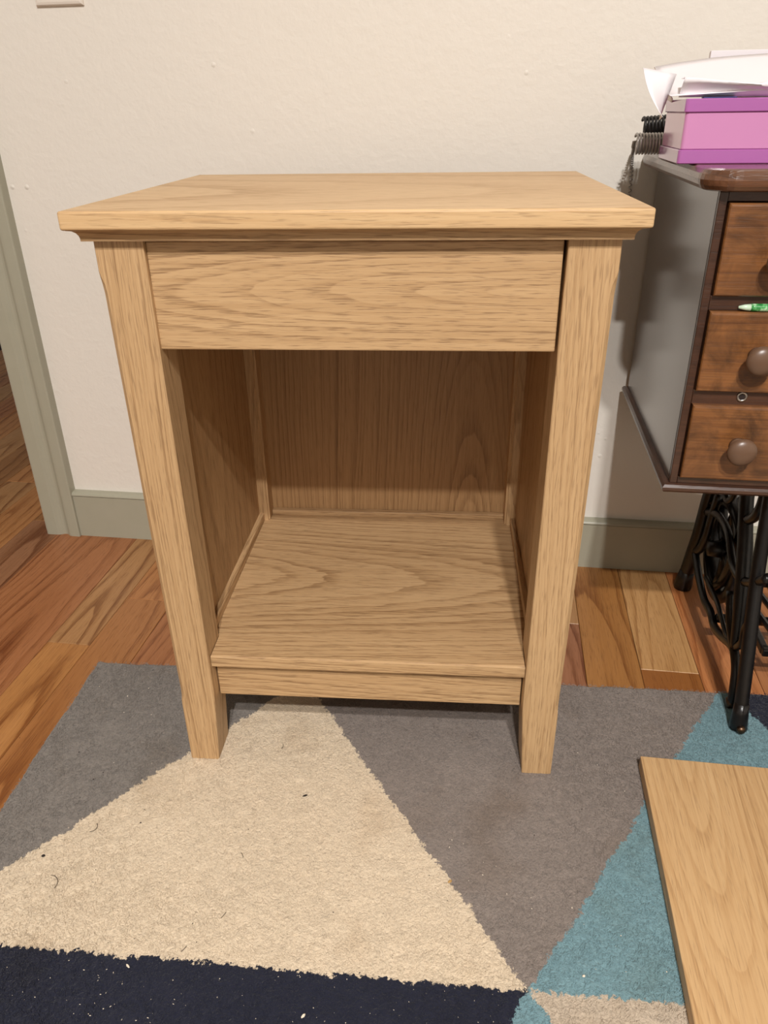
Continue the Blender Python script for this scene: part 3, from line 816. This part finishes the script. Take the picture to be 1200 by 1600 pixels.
def low_ply(u, v):
    # hangs from the tip down over the left side of the box
    a = Vector((0.2636, 0.262, 0.7808)).lerp(Vector((0.2815, 0.215, 0.736)), v)
    a += Vector((-0.0035, 0, 0))*math.sin(PI*v)
    b = Vector((0.300, 0.275, 0.775)).lerp(Vector((0.2865, 0.262, 0.733)), v)
    q = a.lerp(b, u)
    return tuple(q)
rel(sheet('under_sheet', low_ply, 4, 10, 0.0005, PAPER), env)
rel(sheet('side_fold', side_ply, 8, 10, 0.0005, PAPER), env)
# a folded sheet lying on the envelope, its curled front edge standing up
FOLD_T = [(0.3035, 0.2445, 0.7705), (0.3159, 0.2445, 0.7697), (0.3535, 0.2455, 0.7657), (0.3782, 0.2455, 0.7635), (0.3865, 0.2455, 0.7658), (0.4311, 0.2455, 0.7634), (0.5426, 0.2455, 0.7651)]
def fold(u, v):
    top = poly(FOLD_T, u)
    if v < 0.4:
        t = v/0.4; lo = Vector((lerp(0.3029, 0.5426, u), 0.2615, ZL+0.0012))
        q = lo.lerp(top, t); q.y += 0.0015*math.sin(PI*t); return tuple(q)
    t = (v-0.4)/0.6
    return (top.x+0.004*t, top.y+0.003*math.sin(PI*min(1, t*1.5))+0.040*t, top.z+0.0012*math.sin(PI*min(1, t*3))+0.001*t)
f = sheet('folded_paper', fold, 20, 10, 0.0005, PAPER); tag(f, 'crumpled white sheet with a raised front edge on the lid', 'paper')
# a thick white pad behind, just showing above
pad = empty('paper_pad', (0.47, 0.425, ZT)); tag(pad, 'white paper pad standing upright behind the envelope', 'paper pad')
for k in range(3):
    bm = bmesh.new(); add_box(bm, -0.1085+0.0003*k, 0.12, -0.006+0.0036*k, -0.006+0.0036*k+0.0035, 0.0, 0.1118-0.0004*k, 0.0004); link('sheaf', bm, PAPER, pad)
card = box('card', 0.3256, 0.358, 0.2490, 0.2600, ZL+0.0001, ZL+0.0011, BLUE, bev=0.0002); tag(card, 'thin dark blue card peeking out under the crumpled sheet', 'card')
# coiled cord
cd = empty('coiled_cord', (0.31, 0.425, ZT)); tag(cd, 'grey coiled cord beside the pink box, one end hanging off the edge', 'cord')
def helix(a, b, r, turns, per=14):
    a, b = Vector(a), Vector(b); d = (b-a).normalized(); u = d.orthogonal().normalized(); v = d.cross(u); n = int(turns*per)
    return [a.lerp(b, k/n)+(u*math.cos(2*PI*k/per)+v*math.sin(2*PI*k/per))*r for k in range(n+1)]
bm = bmesh.new(); add_tube(bm, helix((-0.021, 0.0, 0.0132), (0.05, 0.0, 0.0132), 0.0114, 19), 0.0015, 6); link('coil', bm, CORD, cd, smooth=True)
bm = bmesh.new(); add_tube(bm, helix((-0.006, 0.055, 0.0300), (0.06, 0.055, 0.034), 0.012, 15), 0.0019, 6)
add_tube(bm, helix((-0.002, 0.055, 0.0108), (0.06, 0.055, 0.0108), 0.009, 13), 0.0016, 6); l2 = link('coil', bm, CORDB, cd, smooth=True); l2['label'] = 'black coil'
bm = bmesh.new()
path = smooth_path([(-0.021, 0.010, 0.016), (-0.016, 0.05, 0.008), (-0.008, 0.10, 0.004), (-0.0035, 0.132, 0.002), (-0.0025, 0.1430, -0.008), (-0.0010, 0.1430, -0.03), (0.0015, 0.1430, -0.085)], 60)
per = 8; hp = []
for i, q in enumerate(path):
    a = 2*PI*i/per; hp.append(q+Vector((math.cos(a)*0.0020, math.sin(a)*0.0020, 0)))
add_tube(bm, hp, 0.0008, 5); link('hanging_end', bm, CORD, cd, smooth=True)
# pen on the drawer ledge
pn = empty('pen', (0.4015, 0.1835, 0.5526)); tag(pn, 'green speckled pen lying on the middle drawer of the sewing table', 'pen')
bm = bmesh.new(); add_lathe(bm, [(0.0036, 0), (0.0040, 0.003), (0.0040, 0.06), (0.0036, 0.064), (0.0, 0.0645)], (-0.009, 0, 0.0042), Vector((1, 0, 0)), 14); link('barrel', bm, PEN, pn, smooth=True)
bm = bmesh.new(); add_lathe(bm, [(0.0, -0.0005), (0.0014, 0), (0.0030, 0.006), (0.0036, 0.0118)], (-0.0209, 0, 0.0042), Vector((1, 0, 0)), 14); link('tip', bm, PENW, pn, smooth=True)

# ------------------------------------------------------------------ loose oak board on the rug
lb = box('oak_board', -0.115, 0.115, -0.43, 0.0, 0.0, 0.0175, OAK_BOARD, None, bev=0.001)
lb.location = (0.4500, 0.0625, RUG_Z+0.0012); lb.rotation_euler = (0, 0, 0.0)
tag(lb, 'loose flat oak board lying on the rug by the iron leg', 'board')

# ------------------------------------------------------------------ crumbs on the rug
def on_rug(px, py, z=RUG_Z+0.0012):
    d = FX+RX*((px-600)/1194.36)-UX*((py-800)/1194.36); o = Vector((0.1301, -0.6761, 0.7447))
    return o+d*((z-o.z)/d.z)
random.seed(5)
def crumb(bm, pos, a, b, h, rot):
    vs = []
    c, s = math.cos(rot), math.sin(rot)
    ring = [(a, 0), (a*0.3, b), (-a*0.8, b*0.7), (-a, -b*0.2), (-a*0.1, -b), (a*0.7, -b*0.6)]
    lo = [bm.verts.new(pos+Vector((x*c-y*s, x*s+y*c, 0))) for x, y in ring]
    hi = [bm.verts.new(pos+Vector((0.6*(x*c-y*s), 0.6*(x*s+y*c), h))) for x, y in ring]
    for i in range(6):
        j = (i+1) % 6; bm.faces.new((lo[i], lo[j], hi[j], hi[i]))
    bm.faces.new(hi); bm.faces.new(lo[::-1])
for (px, py, a, b, rot, mat, lab, cat) in (
    (477, 1244, 0.0036, 0.0013, 0.5, DARKFLECK, 'dark fleck of debris near the middle of the cream triangle', 'crumb'),
    (68, 1338, 0.0024, 0.0019, 0.2, DARKFLECK, 'dark speck on cream pile close to the grey border', 'crumb'),
    (703, 1378, 0.0028, 0.0018, 0.8, TANFLECK, 'tan crumb on the border of cream and taupe', 'crumb'),
    (912, 1526, 0.0016, 0.0012, 0.3, PALEFLECK, 'pale crumb low on the blue triangle', 'crumb'),
    (474, 1588, 0.0027, 0.0014, 1.0, PALEFLECK, 'largest pale chip on the navy part of the rug', 'crumb'),
    (200, 1510, 0.0030, 0.0011, 2.6, PALEFLECK, 'pale sliver on navy just below the cream border', 'crumb')):
    pos = on_rug(px, py, RUG_Z); bm = bmesh.new(); crumb(bm, Vector((0, 0, 0)), a, b, 0.0012, rot)
    o = link('crumb', bm, mat); o.location = (pos.x, pos.y, RUG_Z+0.0008); tag(o, lab, cat, 'larger crumbs on the rug')
bm = bmesh.new(); bd = bmesh.new()
def scatter(b, n, x0, x1, y0, y1, s0, s1, thin=1.0):
    for _ in range(n):
        q = on_rug(random.uniform(x0, x1), random.uniform(y0, y1)); s = random.uniform(s0, s1)
        crumb(b, Vector((q.x, q.y, RUG_Z+0.0006)), s, s*random.uniform(0.35, 0.8)*thin, s*0.7, random.uniform(0, PI))
scatter(bm, 90, 10, 780, 1500, 1600, 0.0002, 0.0007)
scatter(bm, 16, 130, 280, 1510, 1595, 0.0006, 0.0012, 0.5)
scatter(bm, 22, 640, 840, 1310, 1460, 0.0004, 0.0010)
scatter(bm, 8, 150, 290, 1040, 1230, 0.0006, 0.0011)
scatter(bm, 12, 860, 1050, 1150, 1560, 0.0004, 0.0009)
o = link('pale_lint', bm, PALEFLECK); tag(o, 'fine pale lint and sawdust strewn over the rug', 'lint', kind='stuff')
scatter(bd, 34, 20, 700, 1180, 1480, 0.0004, 0.0010, 0.7)
scatter(bd, 10, 20, 300, 1060, 1300, 0.0005, 0.0012)
scatter(bd, 8, 650, 1000, 1180, 1500, 0.0004, 0.0010)
for px, py, ln, a0, bd_ in ((85, 1388, 0.022, 1.4, 2.0), (345, 1435, 0.008, 1.0, 0.4), (440, 1170, 0.009, 1.2, 1.0), (140, 1300, 0.016, 0.3, 2.4), (380, 1340, 0.007, 2.0, 0.5), (283, 1487, 0.007, 0.9, 0.4)):
    q = on_rug(px, py); pts = []; p = Vector((q.x, q.y, RUG_Z+0.0016))
    for k in range(9):
        pts.append(p.copy()); an = a0+bd_*k/8; p = p+Vector((math.cos(an), math.sin(an), 0))*ln/8
    add_tube(bd, pts, 0.00028, 5)
o = link('dark_lint', bd, DARKFLECK); tag(o, 'fine dark specks strewn over the pale rug areas', 'lint', kind='stuff')
